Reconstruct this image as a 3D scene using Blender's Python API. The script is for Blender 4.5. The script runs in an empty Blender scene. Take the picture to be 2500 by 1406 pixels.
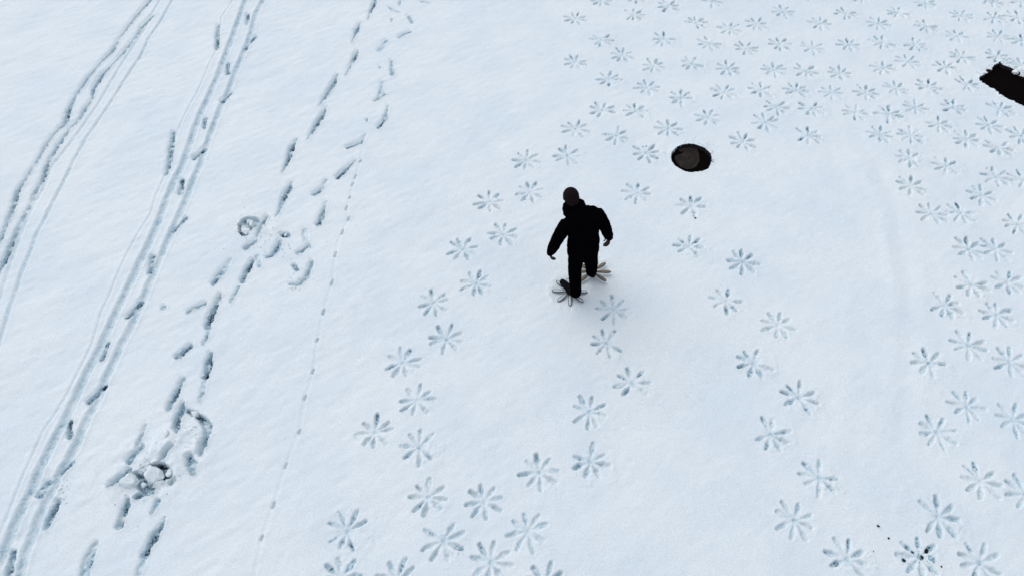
import bpy, bmesh, math, random
import numpy as np
from mathutils import Vector, Matrix, noise as mnoise
R = math.radians
S = bpy.context.scene
COL = S.collection

# ------------------------------------------------------------------ camera, sky, sun, exposure
CAM_H, PITCH, FPX = 7.6, R(53.0), 1650.0          # height above the snow, depression, focal length in photo pixels
SP, CP = math.sin(PITCH), math.cos(PITCH)
cam_d = bpy.data.cameras.new('camera'); cam = bpy.data.objects.new('camera', cam_d); COL.objects.link(cam)
cam.location = (0, 0, CAM_H); cam.rotation_euler = (R(90) - PITCH, 0, 0)
cam_d.sensor_width = 36; cam_d.lens = FPX / 2500 * 36; cam_d.clip_end = 5000; cam_d.clip_start = .05
S.camera = cam
SUN_AZ, SUN_EL = R(-50), R(57)                    # azimuth from +Y towards +X
w = bpy.data.worlds.new('World'); S.world = w; w.use_nodes = True
nt = w.node_tree; bg = nt.nodes['Background']
sky = nt.nodes.new('ShaderNodeTexSky'); sky.sky_type = 'NISHITA'; sky.sun_disc = False
sky.sun_elevation = SUN_EL; sky.sun_rotation = SUN_AZ; sky.air_density = 1.0; sky.dust_density = 1.0; sky.ozone_density = 1.0
hs = nt.nodes.new('ShaderNodeHueSaturation'); hs.inputs['Saturation'].default_value = .40
nt.links.new(sky.outputs[0], hs.inputs['Color']); nt.links.new(hs.outputs[0], bg.inputs[0])
bg.inputs[1].default_value = .15
sl = bpy.data.lights.new('sun', 'SUN'); sl.energy = .8; sl.angle = R(64); sl.color = (1, .97, .93)
sun = bpy.data.objects.new('sun', sl); COL.objects.link(sun)
sdir = Vector((math.sin(SUN_AZ) * math.cos(SUN_EL), math.cos(SUN_AZ) * math.cos(SUN_EL), math.sin(SUN_EL)))
sun.rotation_euler = sdir.to_track_quat('Z', 'Y').to_euler()
S.view_settings.view_transform = 'Standard'; S.view_settings.look = 'None'
S.view_settings.exposure = 0.36; S.view_settings.gamma = 1
S.render.engine = 'CYCLES'

# ------------------------------------------------------------------ helpers
def G(u, v, z=0.0):
    """photo pixel -> point on the level z, in metres"""
    a = (v - 703.0) / FPX
    D = (CAM_H - z) / (SP + a * CP)
    return ((u - 1250.0) / FPX * D, D * (CP - a * SP))
def P(u, v, z):
    x, y = G(u, v, z); return Vector((x, y, z))

def tag(o, label=None, cat=None, group=None, kind=None):
    for k, val in (('label', label), ('category', cat), ('group', group), ('kind', kind)):
        if val: o[k] = val
    return o
def empty(name, loc):
    o = bpy.data.objects.new(name, None); COL.objects.link(o); o.location = loc
    o.empty_display_size = .1
    return o
def link(name, me, m=None, parent=None, smooth=True):
    if m: me.materials.clear(); me.materials.append(m)
    me.shade_smooth() if smooth else None
    o = bpy.data.objects.new(name, me); COL.objects.link(o)
    if parent:
        o.parent = parent
        o.matrix_parent_inverse = Matrix.Translation(-parent.location)
    return o

def mat(name):
    m = bpy.data.materials.new(name); m.use_nodes = True
    return m, m.node_tree, m.node_tree.nodes['Principled BSDF']
def plain(name, col, rough=.9, spec=.2, bump=0, bscale=60, var=0):
    m, t, b = mat(name)
    b.inputs['Base Color'].default_value = (*col, 1); b.inputs['Roughness'].default_value = rough
    b.inputs['Specular IOR Level'].default_value = spec
    if bump or var:
        g = t.nodes.new('ShaderNodeNewGeometry'); n = t.nodes.new('ShaderNodeTexNoise'); n.inputs['Scale'].default_value = bscale
        n.inputs['Detail'].default_value = 5; t.links.new(g.outputs['Position'], n.inputs['Vector'])
        if bump:
            bp = t.nodes.new('ShaderNodeBump'); bp.inputs['Strength'].default_value = bump; bp.inputs['Distance'].default_value = .01
            t.links.new(n.outputs['Fac'], bp.inputs['Height']); t.links.new(bp.outputs[0], b.inputs['Normal'])
        if var:
            r = t.nodes.new('ShaderNodeValToRGB')
            r.color_ramp.elements[0].color = (*[c * (1 - var) for c in col], 1); r.color_ramp.elements[0].position = .35
            r.color_ramp.elements[1].color = (*[min(1, c * (1 + var)) for c in col], 1); r.color_ramp.elements[1].position = .65
            t.links.new(n.outputs['Fac'], r.inputs[0]); t.links.new(r.outputs[0], b.inputs['Base Color'])
    return m

def snow_material():
    m, t, b = mat('snow'); N, L = t.nodes, t.links
    g = N.new('ShaderNodeNewGeometry')
    at = N.new('ShaderNodeAttribute'); at.attribute_name = 'wet'
    # clean snow, slightly patchy
    n1 = N.new('ShaderNodeTexNoise'); n1.inputs['Scale'].default_value = .9; n1.inputs['Detail'].default_value = 6; n1.inputs['Roughness'].default_value = .62
    L.new(g.outputs['Position'], n1.inputs['Vector'])
    r1 = N.new('ShaderNodeValToRGB'); e = r1.color_ramp.elements
    e[0].position = .36; e[0].color = (.675, .745, .775, 1); e[1].position = .62; e[1].color = (.735, .785, .79, 1)
    L.new(n1.outputs['Fac'], r1.inputs[0])
    # compacted damp snow, also painted petal shade, then soaked slush
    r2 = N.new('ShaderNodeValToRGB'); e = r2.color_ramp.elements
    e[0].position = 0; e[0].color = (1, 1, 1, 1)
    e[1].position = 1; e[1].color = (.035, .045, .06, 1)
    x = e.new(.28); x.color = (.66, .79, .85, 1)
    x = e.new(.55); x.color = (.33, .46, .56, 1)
    # grain over wetness and painted shade
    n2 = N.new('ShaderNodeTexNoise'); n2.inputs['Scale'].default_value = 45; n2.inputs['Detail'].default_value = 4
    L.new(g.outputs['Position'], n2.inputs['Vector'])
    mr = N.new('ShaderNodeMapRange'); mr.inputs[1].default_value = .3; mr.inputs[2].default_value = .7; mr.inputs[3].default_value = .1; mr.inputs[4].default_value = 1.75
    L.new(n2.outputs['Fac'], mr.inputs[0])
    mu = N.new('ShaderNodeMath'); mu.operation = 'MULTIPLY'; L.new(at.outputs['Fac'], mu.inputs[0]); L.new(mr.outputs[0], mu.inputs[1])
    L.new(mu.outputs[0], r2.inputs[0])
    mx = N.new('ShaderNodeMix'); mx.data_type = 'RGBA'; mx.blend_type = 'MULTIPLY'; mx.inputs[0].default_value = 1
    L.new(r1.outputs[0], mx.inputs[6]); L.new(r2.outputs[0], mx.inputs[7])
    # crystal grain
    n4 = N.new('ShaderNodeTexNoise'); n4.inputs['Scale'].default_value = 60; n4.inputs['Detail'].default_value = 3; n4.inputs['Roughness'].default_value = .8
    L.new(g.outputs['Position'], n4.inputs['Vector'])
    m4 = N.new('ShaderNodeMapRange'); m4.inputs[1].default_value = .25; m4.inputs[2].default_value = .75; m4.inputs[3].default_value = .86; m4.inputs[4].default_value = 1.12
    L.new(n4.outputs['Fac'], m4.inputs[0])
    cc = N.new('ShaderNodeCombineColor'); [L.new(m4.outputs[0], cc.inputs[i]) for i in range(3)]
    mx2 = N.new('ShaderNodeMix'); mx2.data_type = 'RGBA'; mx2.blend_type = 'MULTIPLY'; mx2.inputs[0].default_value = 1
    L.new(mx.outputs[2], mx2.inputs[6]); L.new(cc.outputs[0], mx2.inputs[7]); L.new(mx2.outputs[2], b.inputs['Base Color'])
    b.inputs['Roughness'].default_value = .7; b.inputs['Specular IOR Level'].default_value = .3
    n3 = N.new('ShaderNodeTexNoise'); n3.inputs['Scale'].default_value = 60; n3.inputs['Detail'].default_value = 6; n3.inputs['Roughness'].default_value = .7
    L.new(g.outputs['Position'], n3.inputs['Vector'])
    bp = N.new('ShaderNodeBump'); bp.inputs['Strength'].default_value = .5; bp.inputs['Distance'].default_value = .010
    L.new(n3.outputs['Fac'], bp.inputs['Height']); L.new(bp.outputs[0], b.inputs['Normal'])
    return m
SNOW = snow_material()
M_WALL = plain('wet_ice_wall', (.012, .011, .014), .6, .15, .4, 40, .5)
M_DIRT = plain('dark_dirt', (.012, .012, .014), .9, .1, .5, 90, .4)

# ------------------------------------------------------------------ the height field of the snow
X0, X1, Y0, Y1 = -12.4, 12.4, 1.0, 14.9
gx = np.arange(X0, X1, .0122)
ys = [Y0]
while ys[-1] < Y1: ys.append(ys[-1] + .0098 + (ys[-1] - Y0) / (Y1 - Y0) * .0062)
gy = np.array(ys)
NX, NY = len(gx), len(gy)
XX, YY = np.meshgrid(gx, gy)
XX = XX.astype(np.float32); YY = YY.astype(np.float32)

def vnoise(x, y, scale, seed):
    rs = np.random.RandomState(seed); T = rs.rand(256, 256).astype(np.float32)
    fx = x / scale + 1000.; fy = y / scale + 1000.
    ix = np.floor(fx).astype(np.int32); iy = np.floor(fy).astype(np.int32)
    tx = (fx - ix); ty = (fy - iy); tx = tx * tx * (3 - 2 * tx); ty = ty * ty * (3 - 2 * ty)
    ix &= 255; iy &= 255; ix1 = (ix + 1) & 255; iy1 = (iy + 1) & 255
    a = T[iy, ix] * (1 - tx) + T[iy, ix1] * tx; b = T[iy1, ix] * (1 - tx) + T[iy1, ix1] * tx
    return (a * (1 - ty) + b * ty) * 2 - 1
ca, sa = math.cos(R(32)), math.sin(R(32))
U_ = XX * ca + YY * sa; V_ = -XX * sa + YY * ca           # drift direction
n_edge = vnoise(XX, YY, .035, 1) * .6 + vnoise(XX, YY, .016, 2) * .4
n_mid = vnoise(XX, YY, .07, 3) * .6 + vnoise(XX, YY, .03, 4) * .4
n_fine = vnoise(XX, YY, .025, 5)
left = np.clip((1.5 - XX) / 5, 0, 1)
base = (vnoise(U_, V_ * 2.2, 2.6, 6) * .008 + vnoise(U_ * .8, V_ * 2.6, .95, 7) * (.004 + .004 * left)
        + vnoise(U_, V_ * 2.4, .34, 8) * (.0018 + .0024 * left) + vnoise(U_, V_ * 2., .15, 9) * (.0022 + .0020 * left) + n_mid * .0012 + n_fine * .0007 + vnoise(XX, YY, .24, 12) * .0018)
edge = np.minimum(np.minimum(XX - gx[0], gx[-1] - XX), np.minimum(YY - gy[0], gy[-1] - YY))
base *= np.clip(edge / .8, 0, 1)
cut = np.zeros_like(base); rim = np.zeros_like(base); inside = np.zeros_like(base); wet = np.zeros_like(base)
ids = np.zeros(base.shape, np.int16)
ITEMS = [None]                                            # id -> (name, label, category, group, x, y)

def sstep(a, b, x):
    t = np.clip((x - a) / (b - a), 0, 1); return t * t * (3 - 2 * t)
def window(x0, x1, y0, y1):
    return (slice(max(0, np.searchsorted(gy, y0)), min(NY, np.searchsorted(gy, y1))),
            slice(max(0, np.searchsorted(gx, x0)), min(NX, np.searchsorted(gx, x1))))
def new_item(name, label, cat, group, x, y):
    ITEMS.append((name, label, cat, group, x, y)); return len(ITEMS) - 1

def carve(sl_, sd, depth, wet_shade_v, ident, wall=.012, rimh=.006, rimw=.022, rough=.0, rag=.005, rag2=.003):
    """lower the snow where sd < 0 ; depth and wetv may be arrays"""
    sd = sd + n_edge[sl_] * rag + n_mid[sl_] * rag2
    k = sstep(wall * .5, -wall, sd)
    c = -(depth + rough * n_mid[sl_]) * k
    cut[sl_] = np.minimum(cut[sl_], c)
    r = rimh * np.exp(-(np.maximum(sd, 0) / rimw) ** 2) * (1 + .9 * n_mid[sl_])
    rim[sl_] = np.maximum(rim[sl_], r)
    inside[sl_] = np.maximum(inside[sl_], k)
    wet[sl_] = np.maximum(wet[sl_], wet_shade_v * np.clip(.95 + 1.3 * n_mid[sl_] + .8 * n_edge[sl_], .12, 1.9) * sstep(.002, -.016, sd))
    if ident: 
        q = ids[sl_]; q[sd < .003] = ident

def seg(ax, ay, bx, by, wa, wb, depth, wet_shade_v, ident, **kw):
    mrg = max(wa, wb) + .09
    s_ = window(min(ax, bx) - mrg, max(ax, bx) + mrg, min(ay, by) - mrg, max(ay, by) + mrg)
    x, y = XX[s_], YY[s_]
    if x.size == 0: return
    dx, dy = bx - ax, by - ay; l2 = dx * dx + dy * dy + 1e-9
    t = np.clip(((x - ax) * dx + (y - ay) * dy) / l2, 0, 1)
    sd = np.hypot(x - ax - t * dx, y - ay - t * dy) - (wa + (wb - wa) * t)
    d = depth if not isinstance(depth, tuple) else depth[0] + (depth[1] - depth[0]) * t
    wv = wet_shade_v if not isinstance(wet_shade_v, tuple) else wet_shade_v[0] + (wet_shade_v[1] - wet_shade_v[0]) * t
    carve(s_, sd, d, wv, ident, **kw)

def stroke(pts, hw, depth, wet_shade_v, ident, ends=None, **kw):
    """pts in photo pixels; hw/depth/wet scalars or per-point lists"""
    n = len(pts); W = [G(*p) for p in pts]
    f = lambda q, i: q[i] if isinstance(q, (list, tuple)) else q
    wl = kw.pop('wall', .012); soft = kw.pop('soft', 0)
    for i in range(n - 1):
        kw['wall'] = wl * (1 + soft * ((i == 0) + .6 * (i == n - 2 and n > 3)))
        seg(*W[i], *W[i + 1], f(hw, i), f(hw, i + 1), (f(depth, i), f(depth, i + 1)), (f(wet_shade_v, i), f(wet_shade_v, i + 1)), ident, **kw)

# ---- flower prints: (hub u, hub v, tip u, tip v, mess)
def C_(ox, oy, s, rows): return [(ox + a / s, oy + b / s, (ox + c / s) if c is not None else None, (oy + d / s) if d is not None else None, m) for a, b, c, d, m in rows]
N_ = None
prints = []
prints += C_(1800, 0, 3.514, [(395,105,365,35,0),(170,210,205,145,0),(615,-40,600,-110,0),(715,205,710,140,0),(935,120,965,70,0),(1070,-15,1075,-80,0),(1215,205,1222,145,0),
 (1380,110,1400,60,0),(1620,35,1610,-30,0),(1625,230,N_,N_,1),(1925,140,1943,90,0),(2205,155,2215,110,0),(2410,155,N_,N_,1),(80,415,125,350,0),(370,380,343,310,0),
 (655,410,650,345,0),(960,385,1015,345,0),(1245,370,1250,300,0),(1530,385,1585,330,0),(1890,315,1865,260,0),(2240,315,2275,270,0),(2440,350,N_,N_,1),
 (320,600,297,535,0),(590,610,588,540,1),(885,630,868,565,0),(1255,585,1258,505,0),(1470,530,1515,480,0),(1785,580,1775,530,1),(1930,490,1980,440,0),(2230,490,2258,430,1),
 (205,775,210,700,0),(510,775,515,700,0),(810,800,790,715,0),(1105,795,1100,725,0),(1365,760,1345,700,0),(1640,745,1635,670,0),(1975,730,2010,680,0),
 (340,920,325,845,0),(640,935,695,870,0),(1015,965,1025,890,0),(1300,985,1305,915,0),(1530,925,1525,840,0),(1855,925,1865,850,1),(2255,935,2275,860,1),
 (245,1050,210,965,0),(610,1165,600,1075,0),(1225,1155,1235,1070,0),(1490,1165,1475,1095,0),(1730,1070,1735,990,0),(1970,1200,1955,1130,0),(2160,1075,2135,1000,0),
 (2245,1270,2230,1200,1),(2440,1170,N_,N_,0),(50,1215,95,1150,0),(2150,-10,N_,N_,1),(2440,20,N_,N_,1),(2440,560,N_,N_,1),(2200,25,N_,N_,0)])
prints += C_(1200, 0, 3.347, [(690,155,735,90,0),(895,10,890,-60,0),(1160,125,1155,65,1),(1190,-15,N_,N_,1),(1450,55,1420,5,0),(1805,20,1800,-45,0),(1675,190,1665,125,0),
 (1950,240,1950,175,0),(1410,320,1418,250,0),(1780,360,1745,290,0),(900,330,895,280,1),(1070,450,1105,385,0),(685,510,740,440,0),(1330,540,1350,475,0),(1640,520,1680,440,1),
 (1935,560,1905,485,0),(965,650,967,575,1),(1275,715,1250,650,0),(1550,800,1545,730,0),(1905,755,1930,690,0),(910,900,940,820,1),(1180,910,1183,825,0),(1775,965,1805,895,0),
 (690,1055,720,975,0),(1025,1110,1040,1025,0),(1450,1050,1445,955,0),(285,1310,293,1230,0),(620,1275,620,1195,0),(1265,1250,1240,1180,2)])
prints += C_(1800, 380, 3.196, [(1345,25,1340,-50,1),(1635,85,1633,5,0),(1355,240,1360,160,0),(2025,165,2012,90,0),(1910,310,1913,230,0),(1520,450,1490,360,0),(1750,450,1705,360,1),
 (2190,540,2220,460,0),(40,830,37,710,0),(1810,730,1785,620,0),(2020,730,2010,625,0),(1830,1010,1870,910,1),(2110,990,2112,890,0),(1620,1170,1645,1075,1),(2025,1240,2030,1135,0),(320,1320,338,1205,0),(2235,190,N_,N_,0)])
prints += C_(1800, 800, 2.32, [(95,200,130,110,1),(350,395,360,315,1),(190,605,222,520,1),(465,850,465,745,1),(325,1090,348,980,0),(625,1310,635,1185,1),(1085,200,1055,115,1),(1310,100,1320,25,0),
 (1545,195,1540,110,0),(1300,445,1290,345,0),(1565,520,1565,430,0),(1130,590,1085,495,0),(1380,870,1358,760,0),(1140,1070,1120,940,1),(1035,1300,1018,1185,3),(1375,1330,1400,1230,0),(1635,945,N_,N_,0)])
prints += C_(700, 900, 2.779, [(885,215,900,110,0),(600,430,605,305,0),(900,530,912,405,1),(960,870,970,740,0),(1340,900,1322,775,0),(1715,700,1697,575,0),(410,1100,465,955,1),
 (365,1420,365,1275,0),(1065,1165,1035,1045,1),(1640,1100,1605,955,0),(1385,1310,1418,1160,0),(750,1440,705,1340,0),(1755,1470,1775,1360,0)])
prints += C_(900, 380, 2.705, [(1070,240,1040,175,0),(800,305,790,230,0),(890,520,918,437,0),(625,620,605,545,0),(710,840,735,755,0),(430,970,412,875,0),(515,1210,550,1115,0),(225,1365,200,1265,0)])
prints += C_(1250, 420, 3.7, [(1140,190,1150,60,0),(920,1240,910,1095,0)])
prints += C_(1400, 780, 2.99, [(245,170,310,85,1),(435,460,405,340,1),(120,670,155,545,0),(125,1035,155,900,1)])
prints += C_(1640, 460, 3.906, [(190,165,175,45,2),(170,550,172,410,1),(675,700,670,560,1),(525,1070,545,915,1)])

ordn = ['first','second','third','fourth','fifth','sixth','seventh','eighth','ninth','tenth','eleventh','twelfth','thirteenth','fourteenth','fifteenth','sixteenth','seventeenth','eighteenth','nineteenth','twentieth']
def zone(u, v):
    if u > 2170 and v > 420: return 'R'
    if u > 1500 and v > 440: return 'M'
    if u < 1345 and v > 360 and v < 940: return 'L'
    if v > 1160 and u < 1400: return 'B'
    if v > 700: return 'C'
    return 'T'
zl = {}
for i, p in enumerate(prints): zl.setdefault(zone(p[0], p[1]), []).append(i)
for k in zl: zl[k].sort(key=lambda i: prints[i][1])
zt = {'M': 'in the trail right of the walker', 'L': 'in the double trail left of the walker',
      'B': 'in the bottom cluster left of centre', 'C': 'on the open snow below the walker'}
look = {0: 'clean flower print', 1: 'crumbled flower print', 2: 'flower print with dark spot', 3: 'flower print littered with dirt'}
rows = {}
for z in ('T', 'R'):
    rest = sorted(zl[z], key=lambda i: prints[i][1]); rr = []
    for i in rest:
        if rr and prints[i][1] - prints[rr[-1][0]][1] < (34 if z == 'T' else 60): rr[-1].append(i)
        else: rr.append([i])
    for a, r_ in enumerate(rr):
        r_.sort(key=lambda i: prints[i][0])
        for b, i in enumerate(r_): rows[i] = (a, b, len(r_))
rm = random.Random(9)
prints = [(u, v, tu, tv, 1 if (m == 0 and zone(u, v) == 'T' and rm.random() < .3) else m) for u, v, tu, tv, m in prints]
def print_label(i):
    u, v, _, _, m = prints[i]; z = zone(u, v)
    if z in zt:
        return f"{look[m]}, {ordn[zl[z].index(i)]} from top {zt[z]}"
    a, b, n = rows[i]
    pos = 'alone' if n == 1 else 'leftmost' if b == 0 else 'rightmost' if b == n - 1 else ordn[b] + ' from left' if b < n / 2 else ordn[n - 1 - b] + ' from right'
    return f"{look[m]}, {pos} in {'top' if a == 0 else ordn[a]} row of the " + ('crowded upper field' if z == 'T' else 'right edge column')

rnd = random.Random(5)
for i, (u, v, tu, tv, mess) in enumerate(prints):
    x, y = G(u, v)
    a0 = rnd.uniform(0, math.pi / 4) if tu is None else math.atan2(G(tu, tv)[1] - y, G(tu, tv)[0] - x)
    ident = new_item('snowshoe_print', print_label(i), 'snowshoe print', 'flower-shaped snowshoe prints in the snow', x, y)
    deep = rnd.uniform(.7, 1.1)
    if mess: # loose, crumbled snow round the print
        s_ = window(x - .3, x + .3, y - .3, y + .3)
        q = np.hypot(XX[s_] - x - .08, YY[s_] - y + .06)
        rim[s_] = np.maximum(rim[s_], (.010 + .022 * np.clip(n_mid[s_], 0, 1)) * np.exp(-(q / .2) ** 2) * .8)
    else:
        s_ = window(x - .3, x + .4, y - .4, y + .3)
        q = np.hypot((XX[s_] - x - .15) / 1.2, YY[s_] - y + .10)
        rim[s_] = np.maximum(rim[s_], (.003 + .014 * np.clip(n_mid[s_], 0, 1)) * np.exp(-(q / .12) ** 2) * rnd.uniform(.3, 1.2))
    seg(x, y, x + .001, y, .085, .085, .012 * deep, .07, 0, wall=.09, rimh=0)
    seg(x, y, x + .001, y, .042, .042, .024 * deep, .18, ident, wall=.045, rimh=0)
    miss = {rnd.randrange(8)} if mess else set()
    for k in range(8):
        a = a0 + k * math.pi / 4 + rnd.gauss(0, .08)
        L = .225 * rnd.uniform(.84, 1.08); ca_, sa_ = math.cos(a), math.sin(a)
        if mess and k in miss: continue
        wd = rnd.uniform(.028, .037); dp = deep * rnd.uniform(.7, 1.25)
        lit = .5 * (1 + math.cos(a - R(100)))             # directional shade painted below: far and lower-left petals coloured darker
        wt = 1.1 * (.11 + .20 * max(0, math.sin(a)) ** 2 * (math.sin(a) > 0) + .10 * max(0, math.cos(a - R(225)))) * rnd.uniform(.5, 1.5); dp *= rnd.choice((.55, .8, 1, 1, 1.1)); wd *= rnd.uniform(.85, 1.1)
        bx_, by_ = x + ca_ * L * .66 + rnd.gauss(0, .004), y + sa_ * L * .66 + rnd.gauss(0, .004)
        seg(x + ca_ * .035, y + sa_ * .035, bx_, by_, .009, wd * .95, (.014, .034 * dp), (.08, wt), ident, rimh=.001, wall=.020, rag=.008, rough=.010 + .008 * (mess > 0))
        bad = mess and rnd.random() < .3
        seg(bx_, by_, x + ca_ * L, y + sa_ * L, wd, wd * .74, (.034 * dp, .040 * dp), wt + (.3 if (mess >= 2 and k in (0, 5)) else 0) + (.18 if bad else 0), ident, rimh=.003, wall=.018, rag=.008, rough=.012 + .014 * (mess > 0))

# ---- ski tracks and boot prints on the left
def mark(name, label, cat, group, pts, hw, depth, wet_shade_v, **kw):
    mid = pts[len(pts) // 2]; x, y = G(*mid)
    ident = new_item(name, label, cat, group, x, y)
    stroke(pts, hw, depth, wet_shade_v, ident, **kw); return ident
SKI = 'ski tracks down the left side'
mark('ski_track', 'broad smooth ski track, left groove of the long straight pair', 'ski track', SKI,
     [(606,-14),(600,0),(586,37),(569,85),(555,122),(538,171),(518,216),(495,265),(478,307),(461,356),(446,399),(421,451),(404,494),(384,548),(361,599),(339,645),(319,690),(296,736),(270,793),(245,848),(222,891),(199,939),(176,988),(154,1036),(134,1073),(114,1113),(97,1147),(79,1196),(56,1240),(34,1291),(14,1336),(0,1372),(-20,1416)],
     .058, .040, .17, wall=.045, rag2=.004, rimh=.009, rimw=.035)
mark('ski_track', 'smooth ski track, right groove of the long straight pair with boot prints on it', 'ski track', SKI,
     [(650,-14),(643,0),(623,37),(615,74),(598,122),(578,168),(563,208),(546,248),(529,287),(512,330),(495,378),(487,406),(467,451),(450,497),(435,534),(415,574),(396,619),(378,662),(361,704),(339,759),(321,799),(299,837),(276,885),(256,928),(242,971),(222,1008),(205,1042),(191,1079),(168,1122),(142,1164),(132,1190),(106,1240),(87,1291),(67,1338),(53,1386),(46,1420)],
     .055, .036, .16, wall=.045, rag2=.004, rimh=.010, rimw=.035)
mark('ski_track', 'faint narrow track running left of the long straight ski pair', 'ski track', SKI,
     [(575,-10),(569,0),(541,43),(535,85),(529,122),(507,165),(489,210),(467,250),(444,296),(427,336),(412,400),(396,443),(381,477),(367,522),(333,576),(307,625),(287,670),(268,719),(250,756),(236,802),(225,837),(205,880),(170,950),(135,1010),(108,1050),(85,1099),(65,1144),(45,1193),(18,1262),(-10,1330)],
     .020, .011, .03, wall=.03, rimh=.005, rimw=.04)
mark('ski_track', 'smooth shallow ski track, rightmost groove of the curved tracks at far left', 'ski track', SKI,
     [(428,-14),(421,0),(393,51),(364,94),(341,142),(307,191),(270,250),(242,293),(211,336),(182,390),(159,437),(137,477),(114,525),(88,576),(71,622),(54,662),(43,699),(26,741),(9,800),(0,828),(-14,870)],
     .036, .020, .12, wall=.035, rimh=.005, rimw=.03)
mark('ski_track', 'shallow ski track, middle groove of the curved tracks at far left', 'ski track', SKI,
     [(398,-14),(390,0),(352,75),(312,135),(268,205),(232,265),(195,318),(160,365),(125,409),(108,457),(85,494),(63,542),(43,594),(26,642),(17,670),(0,727),(-12,770)],
     .036, .016, .08, wall=.035, rimh=.004, rimw=.03)
DRAG = 'dragged grooves beside the far left ski tracks'
BOOT = 'boot prints left of the flower prints'
def boot(label, pts, hw=.048, depth=.055, wet_shade_v=.42, rough=.026, **kw):
    sc = lambda q, f: [a * f for a in q] if isinstance(q, (list, tuple)) else q * f
    name, cat, grp, ini, inw = kw.pop('kind5', ('boot_print', 'boot print', BOOT, 1, 1))
    x, y = G(*pts[len(pts) // 2]); ident = new_item(name, label, cat, grp, x, y)
    off = [(u - 3, v - 3) for u, v in pts]
    stroke(off, sc(hw, 1.15), sc(depth, .4), sc(wet_shade_v, .20), ident, wall=.045, rimh=.0, rag=.006, rag2=.008)
    rw_ = kw.pop('rimw', .025)
    stroke(pts, sc(hw, .98), sc(depth, 1.1), sc(wet_shade_v, 1.25), ident, rough=rough, wall=.014, rimh=.010, rimw=rw_, rag=.012, rag2=.018, soft=1.2, **kw)
boot('ragged dragged groove, leftmost of the curved tracks at far left',
     [(372,-10),(367,0),(341,31),(296,88),(273,128),(245,154),(216,191),(182,236),(168,270),(159,302),(137,322),(114,353),(91,393),(66,432),(43,468),(28,520),(11,559),(-4,600)],
     [.04,.045,.05,.035,.045,.035,.04,.04,.05,.055,.035,.04,.04,.035,.045,.05,.04,.04], [.04,.05,.05,.03,.06,.035,.05,.035,.06,.07,.035,.045,.03,.035,.05,.06,.04,.04], [.2,.28,.2,.1,.4,.12,.25,.15,.42,.35,.12,.25,.15,.15,.4,.3,.2,.2], rimw=.03, kind5=('drag_track', 'drag track', DRAG, 1, 1))
boot('ragged dragged groove beside the leftmost one, running into the left edge',
     [(373,40),(347,65),(327,97),(307,122),(279,154),(250,185),(228,216),(225,242),(208,265),(193,293),(171,313),(142,356),(122,390),(114,406),(102,443),(85,465),(77,494),(57,528),(34,582),(23,611),(8,642),(-6,668)],
     [.035,.04,.04,.04,.03,.045,.045,.03,.045,.04,.03,.045,.04,.045,.04,.045,.035,.04,.045,.05,.045,.04], [.045,.05,.04,.045,.03,.055,.05,.03,.045,.04,.03,.05,.05,.055,.05,.045,.03,.035,.05,.065,.055,.04], [.35,.25,.15,.25,.15,.4,.35,.12,.25,.2,.1,.35,.3,.35,.35,.2,.1,.15,.3,.42,.35,.2], rimw=.03, kind5=('drag_track', 'drag track', DRAG, 1, 1))

b14 = [[(605,36),(604,58)],[(621,90),(608,106),(598,119)],[(556,156),(556,170),(557,180)],[(562,226),(552,236),(542,246)],[(500,290),(498,312)],[(499,361),(486,374),(474,386)],
       [(444,440),(444,452),(440,472)],[(452,533),(438,548),(424,562)],[(371,626),(369,645),(366,664)],[(343,738),(328,755),(313,774)],[(261,840),(256,858),(250,875)],[(254,942),(238,956),(217,980)],[(171,1032),(170,1050),(172,1068)],[(173,1132),(162,1142),(153,1153)]]
for i, p in enumerate(b14):
    boot(f'dark boot print between the long pair of ski tracks, {ordn[i]} from the top', p, hw=[.044, .036] if len(p) == 2 else [.046, .034, .044], wet_shade_v=[.5, .4] if len(p) == 2 else [.55, .3, .45])
boot('scuffed slushy patch between the ski tracks near the lower left corner', [(118,1180),(104,1196),(98,1208)], .055, .035, .3)
boot('long ragged boot print on the right ski track near the lower left corner', [(143,1222),(132,1245),(120,1270),(112,1286)], [.035,.05,.05,.035], .055, [.3,.42,.35,.2])
boot('boot print cut by the bottom edge in the lower left corner', [(31,1350),(28,1370),(20,1410)], .045, .05, .42)
boot('blue boot print beside the narrow track near the top edge', [(533,62),(531,85),(530,118)], [.03,.045,.04], .06, [.2,.4,.42])
boot('long blue boot print beside the narrow track, a quarter down', [(424,322),(418,360),(415,390),(405,425)], [.035,.045,.045,.03], .06, [.2,.38,.42,.15])
boot('small round dent alone in the smooth snow', [(400,749),(400,751)], .046, .035, .22, rough=.004)
TR = [('cut by the top edge', [(918,-8),(914,10),(905,28),(898,48)]), ('just below the topmost one', [(879,54),(871,76),(867,86),(858,104)]), ('third from the top', [(874,122),(868,136),(859,154),(842,186)]),
      ('fourth from the top', [(824,181),(815,205),(806,220),(789,243),(778,258)]), ('fifth from the top', [(797,260),(787,284),(773,305),(760,326),(751,342)]), ('sixth from the top', [(724,340),(713,362),(708,380),(697,404),(687,422)]),
      ('seventh from the top, just above the trampled spot', [(711,444),(706,460),(695,478),(685,506),(673,530)])]
for t_, p in TR:
    n = len(p)
    boot(f'toe-dragged boot print in the middle trail, {t_}', p, [.028] + [.048] * (n - 3) + [.036, .022] if n > 3 else .045, [.03] + [.07] * (n - 3) + [.04, .02], [.15] + [.52] * (n - 3) + [.25, .1], rimw=.03)
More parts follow.
